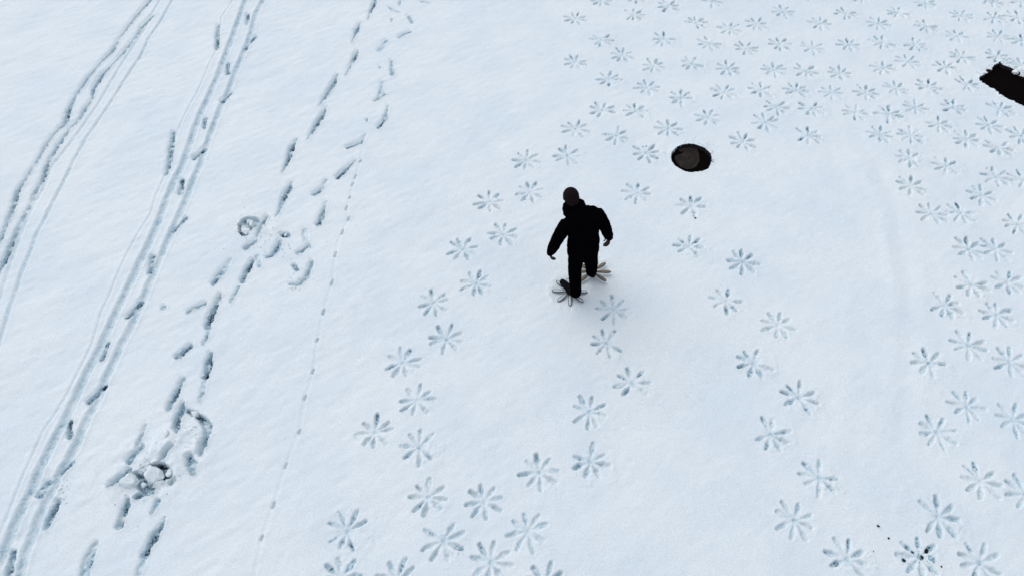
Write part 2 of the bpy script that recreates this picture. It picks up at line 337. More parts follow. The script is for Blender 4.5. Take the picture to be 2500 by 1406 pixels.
more = [('dark sunken blob print right of the trampled hole', [(690,572),(702,574)], [.04,.045], .07, [.8,.7]),
 ('slushy curved boot print under the dark blob', [(684,588),(676,606),(668,620),(652,628)], [.035,.05,.045,.035], .05, [.3,.42,.36,.3]),
 ('print dragging down from the middle trail into the trampled hole', [(652,528),(642,545),(634,560),(628,576)], [.03,.045,.04,.025], .05, [.15,.4,.3,.3]),
 ('grey boot print just below the trampled hole', [(624,588),(612,596),(601,605)], [.035,.035,.045], .055, [.3,.35,.45]),
 ('small ringed dent below the trampled hole', [(628,626),(634,650)], [.045,.04], .03, .2),
 ('deep blue boot print below the trampled hole', [(616,634),(607,654),(599,668),(592,686)], [.03,.05,.04,.042], .07, [.2,.55,.35,.5]),
 ('pale ribbed drag mark below the deep blue boot print', [(583,700),(574,718),(563,736)], [.035,.035,.028], .025, [.2,.18,.1]),
 ('wide pale scrape with a blue lower end, left of the deep blue print', [(563,632),(548,655),(535,674),(520,692)], [.035,.055,.06,.045], [.02,.03,.05,.05], [.06,.12,.3,.3]),
 ('long blue boot print, middle of the left half', [(538,718),(527,745),(514,772),(506,795)], [.025,.045,.055,.045], .07, [.2,.45,.5,.4]),
 ('pale drag mark trailing below the long blue boot print', [(512,802),(505,820),(496,840)], [.035,.035,.025], .03, [.22,.2,.1]),
 ('short blue boot print lying flat to the right of the ski tracks', [(500,740),(480,750),(460,760)], [.035,.042,.032], .05, [.25,.3,.2]),
 ('dark boot print pointing down to the left, right of the ski tracks', [(465,844),(450,856),(434,871)], [.04,.045,.042], .065, [.35,.5,.7]),
 ('dark two-lobed boot print with round sole marks', [(515,862),(510,884),(509,898),(502,920)], [.03,.048,.046,.042], .07, [.15,.6,.6,.55]),
 ('pale ribbed drag mark under the two-lobed boot print', [(499,934),(495,955),(489,978)], [.035,.035,.03], .03, [.2,.2,.1]),
 ('long narrow blue print above the lower trampled heap', [(447,924),(434,950),(426,966),(412,996)], [.028,.035,.045,.038], .065, [.15,.35,.42,.4]),
 ('deep print at the upper left of the lower trampled heap', [(448,982),(440,1005),(433,1028),(433,1050)], [.03,.045,.055,.04], .075, [.2,.42,.42,.4]),
 ('curved trench round the upper right of the lower trampled heap', [(456,1000),(472,1008),(490,1018),(506,1036),(506,1056),(497,1086),(489,1106)], [.025,.03,.04,.05,.04,.038,.03], .075, [.5,.6,.5,.3,.6,.3,.3]),
 ('round-toed print at the lower right of the trampled heap', [(463,1116),(468,1132),(472,1156)], [.04,.055,.035], .06, [.4,.4,.22]),
 ('blue double print at the left of the trampled heap', [(345,1092),(335,1105),(326,1112),(317,1124)], [.04,.04,.05,.055], .06, [.4,.36,.4,.4]),
 ('faint drag line above the blue double print', [(356,1036),(347,1060),(337,1082)], [.025,.03,.035], .03, .15),
 ('small blue trench inside the trampled heap', [(420,1092),(409,1104),(394,1122)], [.025,.04,.03], .06, [.35,.42,.3]),
 ('dark ragged print at the far left of the trampled heap', [(315,1150),(298,1164),(284,1174),(268,1184)], [.045,.045,.04,.03], .065, [.6,.42,.3,.2]),
 ('blue boot print below the trampled heap', [(312,1216),(306,1238),(300,1260),(292,1282)], [.03,.048,.04,.05], .06, [.18,.4,.3,.36]),
 ('pale ribbed mark under the trampled heap', [(386,1222),(379,1236),(371,1250)], [.045,.04,.03], .025, [.2,.2,.1]),
 ('deep two-lobed boot print near the bottom edge left of centre', [(401,1270),(388,1292),(376,1312),(364,1335),(354,1352)], [.025,.035,.055,.042,.048], [.04,.06,.08,.06,.07], [.2,.4,.5,.42,.5]),
 ('pale drag mark leaving the bottom edge under the two-lobed print', [(350,1366),(342,1385),(334,1412)], [.036,.036,.03], .03, .2),
 ('wide blue scrape cut by the bottom edge', [(232,1328),(220,1355),(212,1380),(203,1412)], [.04,.055,.06,.05], .045, [.15,.3,.3,.35]),
 # right hand faint boot trail
 ('faint boot print at the top edge right of the middle trail', [(979,-4),(976,12)], .04, .03, .2), ('hooked faint print close under the top edge', [(950,18),(960,26),(973,30)], .028, .035, .25),
 ('small dark print near the top edge, between trails', [(998,40),(1006,54)], .036, .045, .35), ('small round dent near the top edge', [(957,46),(957,52)], .028, .035, .2), ('wide faint print near the top, below the small dark one', [(1002,78),(986,84),(974,92)], .036, .04, .3),
 ('faint scuff touching the top edge, rightmost of the boot prints', [(1030,4),(1046,6)], .04, .03, .2),
 ('broad shallow print in the faint right trail', [(943,100),(936,112),(925,123)], .052, .03, .22), ('long pale print with a round heel in the faint right trail', [(956,148),(957,166),(959,184)], [.035,.038,.045], .04, [.12,.2,.3]),
 ('small dot beside the faint right trail', [(928,163),(928,167)], .024, .03, .25),
 ('pale print ending in a dark crack', [(934,200),(930,220),(926,236)], [.035,.045,.04], .03, .15), ('dark cracked edge print in the faint right trail', [(942,231),(930,238),(914,248)], [.022,.026,.022], .06, [.7,.6,.3]),
 ('print with a long blue heel in the faint right trail', [(948,258),(943,280),(938,296),(924,312)], [.028,.034,.045,.035], [.03,.04,.055,.05], [.12,.2,.42,.4]),
 ('small brownish dot in the faint right trail', [(896,292),(896,298)], .026, .035, .3), ('wide print, dark lower edge, in the faint right trail', [(892,330),(882,350),(868,355),(850,361)], [.03,.03,.035,.04], [.02,.05,.06,.06], [.08,.4,.5,.45]),
 ('dark boot print with a drag, a third down the faint right trail', [(868,392),(850,410),(840,420),(825,433)], [.022,.032,.042,.04], [.03,.05,.075,.07], [.12,.4,.7,.7]), 
 ('wide boot print with a shadowed ledge below the dark one', [(796,440),(788,458),(780,466),(768,474)], [.035,.045,.05,.045], [.03,.035,.05,.06], [.1,.2,.35,.4]),
 ('long blue boot print left of the thin dotted trail', [(796,494),(789,520),(784,535),(777,548)], [.03,.04,.046,.046], [.03,.045,.055,.055], [.15,.3,.36,.4]),
 ('pale shallow dent above the two-lobed teal print', [(744,562),(747,586)], .05, .02, .15), ('two-lobed teal print right of the slushy curved one', [(754,601),(742,608),(730,618)], [.042,.034,.048], .05, [.45,.35,.35]),
 ('hook-shaped groove in the scuffed snow below the teal print', [(762,638),(755,660),(748,680),(728,696),(708,694)], [.035,.038,.035,.032,.025], .05, [.15,.3,.4,.25,.2]), ('round dent inside the hook-shaped groove', [(718,648),(726,658)], .042, .04, .3)]
for l_, p, hw, dp, wt in more: boot(l_, p, hw, dp, wt)
# thin dotted trail
mark('animal_track', 'thin dotted line of small tracks running down right of the boot prints', 'animal track', None,
     [(886,362),(880,394),(868,431),(861,450),(854,482),(846,508),(850,534),(836,565),(827,588),(819,622),(817,644),(811,690),(790,761),(775,830),(765,905),(745,970),(730,1050),(697,1135),(668,1230),(640,1310),(618,1414)],
     .030, .004, .01, wall=.035, rimh=.0015, rimw=.03, rag=.002)
dots = [(880,394,2),(868,431,4),(861,450,4),(854,482,3),(846,508,5),(851,534,4),(836,566,6),(819,622,6),(811,690,8),(790,762,6),(775,830,4),(764,906,5),(745,970,5),(731,1052,4),(697,1136,5),(668,1232,7),(640,1312,5)]
for i, (u, v, s) in enumerate(dots):
    mark('paw_print', f'small paw dent in the thin dotted trail, {ordn[i]} from the top', 'paw print', 'paw dents along the thin dotted trail', [(u + 2, v - s * .8), (u - 1, v + s * .8)], [.017, .021], .032, [.12, .24], rough=.008, wall=.016, rimh=.006)

# trampled heaps: raised lumpy snow
for (u, v, ru, rv, amp) in [(375,1150,120,75,.05),(470,1060,60,60,.035),(430,1090,70,60,.03),(640,560,90,70,.018),(720,660,60,60,.014),(350,1225,50,30,.02),(160,1200,80,80,.014)]:
    x, y = G(u, v); rx = ru / 190.; ry = rv / 170.
    s_ = window(x - 2 * rx, x + 2 * rx, y - 2 * ry, y + 2 * ry)
    q = ((XX[s_] - x) / rx) ** 2 + ((YY[s_] - y) / ry) ** 2
    lump = vnoise(XX[s_], YY[s_], .17, 31) * .6 + vnoise(XX[s_], YY[s_], .075, 32) * .3 + n_mid[s_] * .15
    rim[s_] += amp * np.exp(-q * 1.6) * (.3 + np.clip(lump, -.4, 1) * .9)
# soaked pits of the two break-throughs
PIT = 'soaked pits where the snow broke through'
i1 = new_item('slush_pit', 'broken slush pit with dark gaps under the white slabs, lower left', 'slush pit', PIT, *G(372, 1168))
for pts, hw, dp, wt in [([(352,1150),(366,1143),(384,1138),(398,1140)], .045, .11, .95), ([(345,1165),(350,1185),(362,1195),(372,1188)], .06, .08, .45), ([(398,1165),(390,1176)], .05, .10, .95), ([(330,1160),(345,1158)], .04, .07, .5), ([(335,1212),(350,1205),(372,1200)], .035, .06, .5), ([(424,1172),(418,1178)], .03, .05, .6), ([(365,1160),(392,1168)], .07, .07, .35), ([(404,1146),(412,1160)], .05, .06, .5)]:
    stroke(pts, hw, dp, wt, i1, rough=.03, rimh=.014)
i2 = new_item('slush_pit', 'round broken slush pit of grey chunks beside the middle boot trail', 'slush pit', PIT, *G(607, 552))
for pts, hw, dp, wt in [([(604,545),(614,545)], .12, .055, .33), ([(592,556),(598,570)], .06, .06, .35), ([(585,549),(588,555)], .026, .09, .95), ([(606,558),(612,561)], .026, .10, 1.0), ([(585,566),(592,573)], .018, .07, .8)]:
    stroke(pts, hw, dp, wt, i2, rough=.02, rimh=.012)
# faint ploughed arcs on the open snow at right
for off, am in ((0, .007), (38, -.006), (80, .006), (-60, -.005), (-110, .004)):
    pts = [(2030, 290), (2100, 390), (2150, 520), (2180, 700), (2180, 900), (2150, 1100), (2110, 1250)]
    W_ = [G(a + off, b) for a, b in pts]
    for a, b in zip(W_[:-1], W_[1:]):
        s_ = window(min(a[0], b[0]) - .5, max(a[0], b[0]) + .5, min(a[1], b[1]), max(a[1], b[1]))
        t = (YY[s_] - a[1]) / (b[1] - a[1]); xc = a[0] + (b[0] - a[0]) * t
        base[s_] += am * np.exp(-((XX[s_] - xc) / .10) ** 2) * (.6 + .8 * vnoise(XX[s_], YY[s_], .5, 40))

# dirt inside one print, dark petal tips
wx, wy = G(2262, 1345)
for u, v, r_, wv in [(2262,1345,.03,1),(2250,1360,.028,1),(2207,1367,.028,1),(2229,1348,.018,1),(2275,1364,.05,.6),(1698,532,.02,1),(1810,668,.03,.7),(1578,358,.02,.7),(1570,360,.018,.9),(1586,398,.026,.6),(2309,390,.028,.65),(1868,1270,.0,0)]:
    if r_: 
        x, y = G(u, v); s_ = window(x - .1, x + .1, y - .1, y + .1)
        wet[s_] = np.maximum(wet[s_], wv * sstep(r_, r_ * .5, np.hypot(XX[s_] - x, YY[s_] - y) + n_edge[s_] * .012))

# open water holes
def poly_sd(x, y, poly):
    d = np.full(x.shape, 1e9, np.float32); ins = np.zeros(x.shape, bool); n = len(poly)
    for i in range(n):
        ax, ay = poly[i]; bx, by = poly[(i + 1) % n]; dx, dy = bx - ax, by - ay
        t = np.clip(((x - ax) * dx + (y - ay) * dy) / (dx * dx + dy * dy), 0, 1)
        d = np.minimum(d, np.hypot(x - ax - t * dx, y - ay - t * dy))
        c = ((ay > y) != (by > y)) & (x < (bx - ax) * (y - ay) / ((by - ay) if by != ay else 1e-9) + ax); ins ^= c
    return np.where(ins, -d, d)
HOLES = [
 ('round ice hole of open dark water with a brownish painted sky reflection', [(1638,385),(1640,373),(1652,361),(1665,355.5),(1679.5,353),(1698,355),(1720,363.5),(1733,374.5),(1737,385),(1736,397),(1729.5,411.5),(1715.6,417.5),(1687,421),(1674,419),(1660,413),(1649,405),(1641.6,396)], .004),
 ('ragged oblong ice hole of black water cut by the right edge', [(2389,190),(2403,185),(2411,171),(2422,172),(2428,161),(2441,153),(2448,161),(2461,165),(2474,171),(2482,175),(2491,180),(2502,188),(2532,205),(2562,235),(2552,262),(2515,264),(2489,256),(2465,245),(2449,234),(2440,233),(2437,225),(2425,218),(2397,202)], .010)]
hole_ids = []; hole_w = []
for lab, pp, jag in HOLES:
    W_ = [G(*q) for q in pp]; cx = sum(q[0] for q in W_) / len(W_); cy = sum(q[1] for q in W_) / len(W_)
    xs = [q[0] for q in W_]; yy = [q[1] for q in W_]
    s_ = window(min(xs) - .3, max(xs) + .3, min(yy) - .3, max(yy) + .3)
    sd = poly_sd(XX[s_], YY[s_], W_) + n_edge[s_] * jag + n_mid[s_] * (jag * 2.2 if jag > .005 else .003) * (YY[s_] - cy > -.05)
    ident = new_item('HOLE', lab, 'ice hole', 'open water holes in the ice', cx, cy); hole_ids.append(ident); hole_w.append((W_, cx, cy))
    k = sstep(.002, -.030, sd)
    cut[s_] = np.minimum(cut[s_], -.30 * k); inside[s_] = np.maximum(inside[s_], k)
    cr = np.exp(-(np.maximum(sd, 0) / .05) ** 2)
    rim[s_] = np.maximum(rim[s_] , (.006 + (.03 if jag > .005 else .008) * np.clip(n_mid[s_], 0, 1)) * cr)
    spk = (n_edge[s_] > .45) & (sd < .12) & ((XX[s_] - cx) * .6 + (YY[s_] - cy) > .1)
    wet[s_] = np.where(spk & (sd > 0), np.maximum(wet[s_], .75 * np.exp(-(sd / .07) ** 2)), wet[s_])
    q = ids[s_]; q[sd < 0] = ident

# the loaded shoes settle into the snow
for sx, sy, dep in ((*G(1391, 711), .024), (*G(1446, 664), .014)):
    s_ = window(sx - .5, sx + .5, sy - .5, sy + .5); q = np.hypot(XX[s_] - sx, YY[s_] - sy)
    base[s_] -= dep * np.exp(-(q / .20) ** 4); rim[s_] += .012 * np.exp(-((q - .29) / .04) ** 2) * np.clip(n_mid[s_] + .3, 0, 1)
Z = base + cut + rim * (1 - inside)

# under the walker's shoes the snow is pressed
dzdy, dzdx = np.gradient(Z, gy, gx)
NN = np.stack([-dzdx, -dzdy, np.ones_like(Z)], -1); NN /= np.linalg.norm(NN, axis=-1, keepdims=True)

def grid_mesh(name, sel, ox=0., oy=0., extra=None):
    """sel: flat indices (row*(NX-1)+col) of the cells"""
    r, c = sel // (NX - 1), sel % (NX - 1); v0 = (r * NX + c)
    q = np.stack([v0, v0 + 1, v0 + NX + 1, v0 + NX], 1).ravel()
    uq, inv = np.unique(q, return_inverse=True)
    co = np.stack([XX.ravel()[uq] - ox, YY.ravel()[uq] - oy, Z.ravel()[uq]], 1).astype(np.float32)
    nn = NN.reshape(-1, 3)[uq]; wt = wet.ravel()[uq]
    if extra is not None:
        k = len(co); co = np.vstack([co, extra[0]]); nn = np.vstack([nn, np.tile([0, 0, 1.], (len(extra[0]), 1))]); wt = np.concatenate([wt, np.zeros(len(extra[0]))])
        inv = np.concatenate([inv.ravel(), (np.array(extra[1]) + k).ravel()])
    nf = len(inv) // 4
    me = bpy.data.meshes.new(name); me.vertices.add(len(co)); me.vertices.foreach_set('co', co.astype(np.float32).ravel())
    me.loops.add(nf * 4); me.loops.foreach_set('vertex_index', inv.astype(np.int32).ravel())
    me.polygons.add(nf); me.polygons.foreach_set('loop_start', np.arange(0, nf * 4, 4, dtype=np.int32))
    me.update(calc_edges=True)
    me.polygons.foreach_set('use_smooth', np.ones(nf, bool))
    a = me.attributes.new('wet', 'FLOAT', 'POINT'); a.data.foreach_set('value', wt.astype(np.float32))
    me.normals_split_custom_set_from_vertices(nn.astype(np.float32))
    return me

cell = ids[:-1, :-1].ravel()
order = np.argsort(cell, kind='stable'); cs = cell[order]
B = 1500.
a0, a1, b0, b1 = gx[0], gx[-1], gy[0], gy[-1]
ev = [(-B, -B, 0), (a0, -B, 0), (a1, -B, 0), (B, -B, 0), (-B, b0, 0), (a0, b0, 0), (a1, b0, 0), (B, b0, 0), (-B, b1, 0), (a0, b1, 0), (a1, b1, 0), (B, b1, 0), (-B, B, 0), (a0, B, 0), (a1, B, 0), (B, B, 0)]
ef = [(0,1,5,4),(1,2,6,5),(2,3,7,6),(4,5,9,8),(6,7,11,10),(8,9,13,12),(9,10,14,13),(10,11,15,14)]
ground = bpy.data.objects.new('snow_ground', grid_mesh('snow_ground', order[:np.searchsorted(cs, 1)], extra=(np.array(ev), ef)))
ground.data.materials.append(SNOW); COL.objects.link(ground)
tag(ground, 'wide field of trodden white snow', None, None, 'structure')
hole_roots = {}
for k in range(1, len(ITEMS)):
    name, lab, cat, grp, x, y = ITEMS[k]
    lo, hi = np.searchsorted(cs, k), np.searchsorted(cs, k + 1)
    if hi - lo < 4: print('no cells for', lab); continue
    if name == 'HOLE':
        root = empty('ice_hole', (x, y, 0)); tag(root, lab, cat, grp); hole_roots[k] = root
        o = bpy.data.objects.new('hole_wall', grid_mesh('hole_wall', order[lo:hi], x, y)); o.data.materials.append(M_WALL); COL.objects.link(o); o.parent = root
        continue
    o = bpy.data.objects.new(name, grid_mesh(name, order[lo:hi], x, y)); o.location = (x, y, 0)
    o.data.materials.append(SNOW); COL.objects.link(o); tag(o, lab, cat, grp)

# water, and a brown plate painted to stand for reflected sky
mw, tw, bw = mat('dark_water'); bw.inputs['Base Color'].default_value = (.004, .003, .0028, 1); bw.inputs['Roughness'].default_value = .3; bw.inputs['IOR'].default_value = 1.08
bw.inputs['Specular IOR Level'].default_value = .02
M_SKIN = plain('brown_reflection', (.019, .0145, .012), .7, .1, .2, 12, .35)
for k, (W_, cx, cy) in zip(hole_ids, hole_w):
    bm = bmesh.new()
    vs = [bm.verts.new(((x - cx) * 1.06, (y - cy) * 1.06, -.055)) for x, y in W_]; bm.faces.new(vs)
    me = bpy.data.meshes.new('water'); bm.to_mesh(me); me.materials.append(mw)
    o = bpy.data.objects.new('water', me); COL.objects.link(o); o.parent = hole_roots[k]
bm = bmesh.new(); cx, cy = hole_w[0][1:]
pp = [(1655,364),(1668,360),(1685,359),(1701,362),(1706,376),(1708,392),(1701,405),(1690,412),(1677,413),(1662,408),(1652,397),(1647,384),(1654,378),(1660,377),(1668,373),(1667,369),(1660,371)]
vs = [bm.verts.new((*G(u, v + 1, -.05), -.051)) for u, v in pp]
for vv in vs: vv.co.x -= cx; vv.co.y -= cy
f = bm.faces.new(vs); r = bmesh.ops.extrude_face_region(bm, geom=[f]); [setattr(vv.co, 'z', vv.co.z + .006) for vv in r['geom'] if isinstance(vv, bmesh.types.BMVert)]
bmesh.ops.recalc_face_normals(bm, faces=bm.faces)
me = bpy.data.meshes.new('reflection_plate'); bm.to_mesh(me); me.materials.append(M_SKIN)
o = bpy.data.objects.new('reflection_plate', me); COL.objects.link(o); o.parent = hole_roots[hole_ids[0]]

def zat(x, y):
    j = int(np.clip(np.searchsorted(gx, x), 0, NX - 1)); i = int(np.clip(np.searchsorted(gy, y), 0, NY - 1)); return float(Z[i, j])

# ------------------------------------------------------------------ chunks, clods, crumbs
def lump_bm(bm, c, r, rng, squash=.55, sub=1, jag=.28):
    """an angular broken lump: hull of random points, edges broken when it is big enough to show"""
    t = bmesh.new(); n = 9 if sub < 2 else 15
    A, Bx = rng.uniform(.85, 1.3), rng.uniform(.65, .95)
    for _ in range(n):
        a, h = rng.uniform(0, 6.283), rng.uniform(-1, 1); q = rng.uniform(.75, 1) * (1 - .25 * abs(h))
        t.verts.new((math.cos(a) * q * r * A, math.sin(a) * q * r * Bx, h * r * squash))
    g = bmesh.ops.convex_hull(t, input=t.verts); bmesh.ops.delete(t, geom=list({e for e in g['geom_interior'] + g['geom_unused'] if isinstance(e, bmesh.types.BMVert)}), context='VERTS')
    if sub >= 2:
        bmesh.ops.bevel(t, geom=list(t.edges), offset=r * .10, segments=2, affect='EDGES', profile=.6)
        bmesh.ops.triangulate(t, faces=t.faces)
        bmesh.ops.subdivide_edges(t, edges=list(t.edges), cuts=2, use_grid_fill=True)
        off = Vector((rng.uniform(0, 50), 0, 0))
        for v in t.verts: v.co += v.co.normalized() * r * .13 * (mnoise.noise(v.co / r * 2.5 + off) + .5 * mnoise.noise(v.co / r * 7 + off))
    bmesh.ops.recalc_face_normals(t, faces=t.faces)
    M = Matrix.Translation(c) @ Matrix.Rotation(rng.uniform(0, 6.3), 4, 'Z') @ Matrix.Rotation(rng.uniform(-.16, .16), 4, 'X')
    m_ = {v: bm.verts.new(M @ v.co) for v in t.verts}
    for f in t.faces:
        try: bm.faces.new([m_[v] for v in f.verts])
        except ValueError: pass
    t.free()
def lump_obj(name, c, r, rng, m, label, cat, group, **kw):
    bm = bmesh.new(); lump_bm(bm, Vector((0, 0, 0)), r, rng, **kw)
    me = bpy.data.meshes.new(name); bm.to_mesh(me); bm.free()
    if m == SNOW: me.attributes.new('wet', 'FLOAT', 'POINT')
    o = link(name, me, m); o.location = c; tag(o, label, cat, group); return o
rg = random.Random(11)
GC = 'broken slabs of snow in the slush pits'
for u, v, r_, l_ in [(376,1158,.115,'largest white slab of snow over the dark gap in the lower slush pit'), (392,1184,.085,'white snow slab at the lower right of the lower slush pit'), (318,1178,.11,'flat snow slab at the left rim of the lower slush pit'), (362,1142,.05,'small snow lump on the upper rim of the lower slush pit'),
                     (412,1152,.05,'grey snow lump at the right rim of the lower slush pit'), (345,1150,.055,'snow lump wedged at the upper left of the lower slush pit'), (350,1182,.035,'smallest snow lump on the floor of the lower slush pit'), (405,1064,.06,'round pale snow lump above the lower slush pit'), (474,1008,.05,'snow lump on the curved trench of the trampled heap'),
                     (600,566,.075,'pale snow slab at the lower edge of the round slush pit'), (596,556,.05,'small snow slab at the left of the round slush pit'), (614,548,.06,'grey snow chunk in the middle of the round slush pit'), (606,541,.05,'snow chunk at the upper rim of the round slush pit'), (697,573,.03,'small snow ball in the dark sunken blob print'),
                     (2480,176,.05,'white snow lump on the upper rim of the oblong ice hole'), (2497,186,.055,'white snow lump at the right edge of the photo on the ice hole rim'), (2403,180,.045,'crusty snow lump at the left tip of the oblong ice hole')]:
    x, y = G(u, v); lump_obj('snow_chunk', (x, y, max(zat(x, y), -.02) + r_ * .16), r_ * 1.3, rg, SNOW, l_, 'snow chunk', GC, sub=3, jag=.34)
for u, v, r_, l_ in [(2143.5,1283.5,.020,'largest black dirt clod lying alone on clean snow near the bottom right'), (2169,1313.5,.015,'slim black dirt clod between the lone clod and the dirty print'), (2132,1345,.009,'tiny black speck of dirt beside the bottom right print'), (2262,1343,.030,'black dirt clod in the upper right of the dirty print'), (2251,1359,.022,'black dirt clod at the hub of the dirty print'),
                     (2207,1367,.026,'black dirt clod at the lower left of the dirty print'), (2298,1383,.016,'thin black sliver of dirt right of the dirty print'), (2229.5,1348,.016,'narrow black clod on the upper left petal of the dirty print'), (1698,533,.018,'black dirt clod at the tip of a print right of the walker')]:
    x, y = G(u, v); lump_obj('dirt_clod', (x, y, zat(x, y) + r_ * .25), r_, rg, M_DIRT, l_, 'dirt clod', 'black dirt clods on the snow', sub=2, jag=.5)
def scatter(name, spots, m, label, rng):
    bm = bmesh.new()
    for x, y, r_ in spots: lump_bm(bm, Vector((x, y, zat(x, y) + r_ * .3)), r_, rng, sub=1, jag=.4)
    me = bpy.data.meshes.new(name); bm.to_mesh(me); bm.free()
    if m == SNOW: me.attributes.new('wet', 'FLOAT', 'POINT')
    o = link(name, me, m); tag(o, label, None, None, 'stuff'); return o
sp = []
for (u, v, tu, tv, mess) in prints:
    x, y = G(u, v)
    for _ in range((3, 16, 14, 10)[mess] if rg.random() < .8 else 1):
        a = rg.uniform(0, 6.3) if rg.random() < .4 else rg.gauss(-.6, .5); d = rg.uniform(.1, .30)
        sp.append((x + d * math.cos(a), y + d * math.sin(a), rg.uniform(.004, .011)))
for u, v, s, n in [(370,1160,90,110),(470,1050,60,60),(610,560,60,70),(700,600,60,50),(720,690,40,30),(140,1200,60,40),(660,560,40,30)]:
    for _ in range(n): x, y = G(u + rg.gauss(0, s * .5), v + rg.gauss(0, s * .4)); sp.append((x, y, rg.uniform(.004, .016)))
for _ in range(500):
    x, y = G(rg.uniform(-50, 2550), rg.uniform(-10, 1420)); sp.append((x, y, rg.uniform(.003, .006)))
for u, v in [(2395,185),(2405,178),(2415,168),(2430,158),(2450,156),(2470,166),(2490,176)]:
    for _ in range(8): x, y = G(u + rg.gauss(0, 7), v + rg.gauss(-3, 4)); sp.append((x, y, rg.uniform(.008, .02)))
scatter('snow_crumbs', sp, SNOW, 'loose crumbs of snow round the prints', rg)
sp = []
for u, v, s, n in [(1736,362,7,14),(1742,372,5,12),(1738,392,5,8),(1690,347,6,8),(1728,350,5,5),(1746,398,4,4),(2400,176,8,10),(2436,150,8,12),(2460,158,8,8),(2248,1358,14,16),(1622,377,3,3),(2262,1345,9,14),(2210,1364,7,8)]:
    for _ in range(n): x, y = G(u + rg.gauss(0, s), v + rg.gauss(0, s)); sp.append((x, y, rg.uniform(.003, .007)))
scatter('dirt_specks', sp, M_DIRT, 'fine dark specks of dirt scattered round the ice holes', rg)

# ------------------------------------------------------------------ the walker
def mesh_obj_eval(bm, voxel, smooth_it, noise_amp=0, nscale=8, seed=0, dec=None):
    me = bpy.data.meshes.new('tmp'); bm.to_mesh(me); bm.free()
    o = bpy.data.objects.new('tmp', me); COL.objects.link(o)
    rm = o.modifiers.new('r', 'REMESH'); rm.mode = 'VOXEL'; rm.voxel_size = voxel
    if smooth_it: sm = o.modifiers.new('s', 'SMOOTH'); sm.factor = .5; sm.iterations = smooth_it
    dg = bpy.context.evaluated_depsgraph_get(); me2 = bpy.data.meshes.new_from_object(o.evaluated_get(dg))
    bpy.data.objects.remove(o)
    if noise_amp:
        for v in me2.vertices:
            p = v.co; s = Vector((p.x * nscale, p.y * nscale, p.z * nscale * 1.7 + seed))
            n = mnoise.noise(s) + .6 * (1 - 2 * abs(mnoise.noise(s * 2.1 + Vector((5, 2, 1))))) 
            v.co = p + v.normal * n * noise_amp
    return me2
def ball(bm, c, r, rot=None):
    r = (r, r, r) if not isinstance(r, tuple) else r
    M = Matrix.Translation(c) @ (rot.to_4x4() if rot else Matrix()) @ Matrix.Diagonal((*r, 1))
    bmesh.ops.create_uvsphere(bm, u_segments=20, v_segments=12, radius=1, matrix=M)
def tube(bm, pts, radii, side=Vector((1, 0, 0)), n=20, caps=True):
    """radii: list of r or (r_side, r_front)"""
    rings = []
    for i, p in enumerate(pts):
        t = (pts[min(i + 1, len(pts) - 1)] - pts[max(i - 1, 0)]).normalized()
        s = (side - t * side.dot(t)).normalized(); f = t.cross(s)
        ra, rb = radii[i] if isinstance(radii[i], tuple) else (radii[i], radii[i])
        rings.append([bm.verts.new(p + s * math.cos(k / n * 6.28318) * ra + f * math.sin(k / n * 6.28318) * rb) for k in range(n)])
    for a, b in zip(rings[:-1], rings[1:]):
        for k in range(n): bm.faces.new((a[k], a[(k + 1) % n], b[(k + 1) % n], b[k]))
    bm.faces.new(rings[0][::-1]); bm.faces.new(rings[-1])
    if caps:
        for p, r in ((pts[0], radii[0]), (pts[-1], radii[-1])):
            if not isinstance(r, tuple): ball(bm, p, r * .98)
V = Vector
heading = V((-.34, .94, 0)).normalized(); right = V((heading.y, -heading.x, 0))
pelvis = V((.92, 5.66, .93)); chest = V((.90, 5.70, 1.30)); neckb = V((.845, 5.745, 1.47))
head_c = P(1394, 482, 1.66)
shR = V((1.075, 5.80, 1.41)); elR = P(1474, 547, 1.16); wrR = P(1488, 581, .93)
shL = V((.665, 5.64, 1.40)); elL = P(1361, 583, 1.12); wrL = P(1343, 618, .92)
hipL = pelvis - right * .09 + V((0, 0, -.02)); hipR = pelvis + right * .09 + V((0, 0, -.02))
knL = P(1403, 660, .50); anL = P(1406, 711, .14)
knR = P(1444, 638, .52); anR = P(1444, 660, .16)
heelL, toeL = V((.882, 5.575, .055)), V((.712, 5.800, .055))
heelR, toeR = V((1.145, 5.915, .075)), V((1.075, 6.165, .075))

def hand(bm, wrist, d, palm_n, out):
    """d: along the hand; palm_n: out of the palm; out: towards the thumb"""
    d = d.normalized(); palm_n = (palm_n - d * palm_n.dot(d)).normalized(); s = d.cross(palm_n)
    if s.dot(out) < 0: s = -s
    tube(bm, [wrist, wrist + d * .03, wrist + d * .07, wrist + d * .095], [(.024, .018), (.034, .017), (.041, .015), (.040, .012)], side=s, n=14, caps=False)
    for q, (o_, ln) in enumerate([(.031, .075), (.011, .083), (-.010, .077), (-.030, .060)]):
        p0 = wrist + d * .088 + s * o_; p = [p0]; a = .25 + .1 * q
        for j, f_ in enumerate((.45, .32, .26)):
            dd = d * math.cos(a) + palm_n * math.sin(a); p.append(p[-1] + dd * ln * f_); a += .45
        tube(bm, p, [.0095, .0088, .008, .0072], side=s, n=10)
    t0 = wrist + d * .03 + s * .03; dd = (d * .75 + s * .55 + palm_n * .35).normalized(); d2 = (d * .95 + palm_n * .35).normalized()
    tube(bm, [t0, t0 + dd * .035, t0 + dd * .035 + d2 * .03, t0 + dd * .035 + d2 * .055], [.013, .0115, .0105, .009], side=palm_n, n=10)

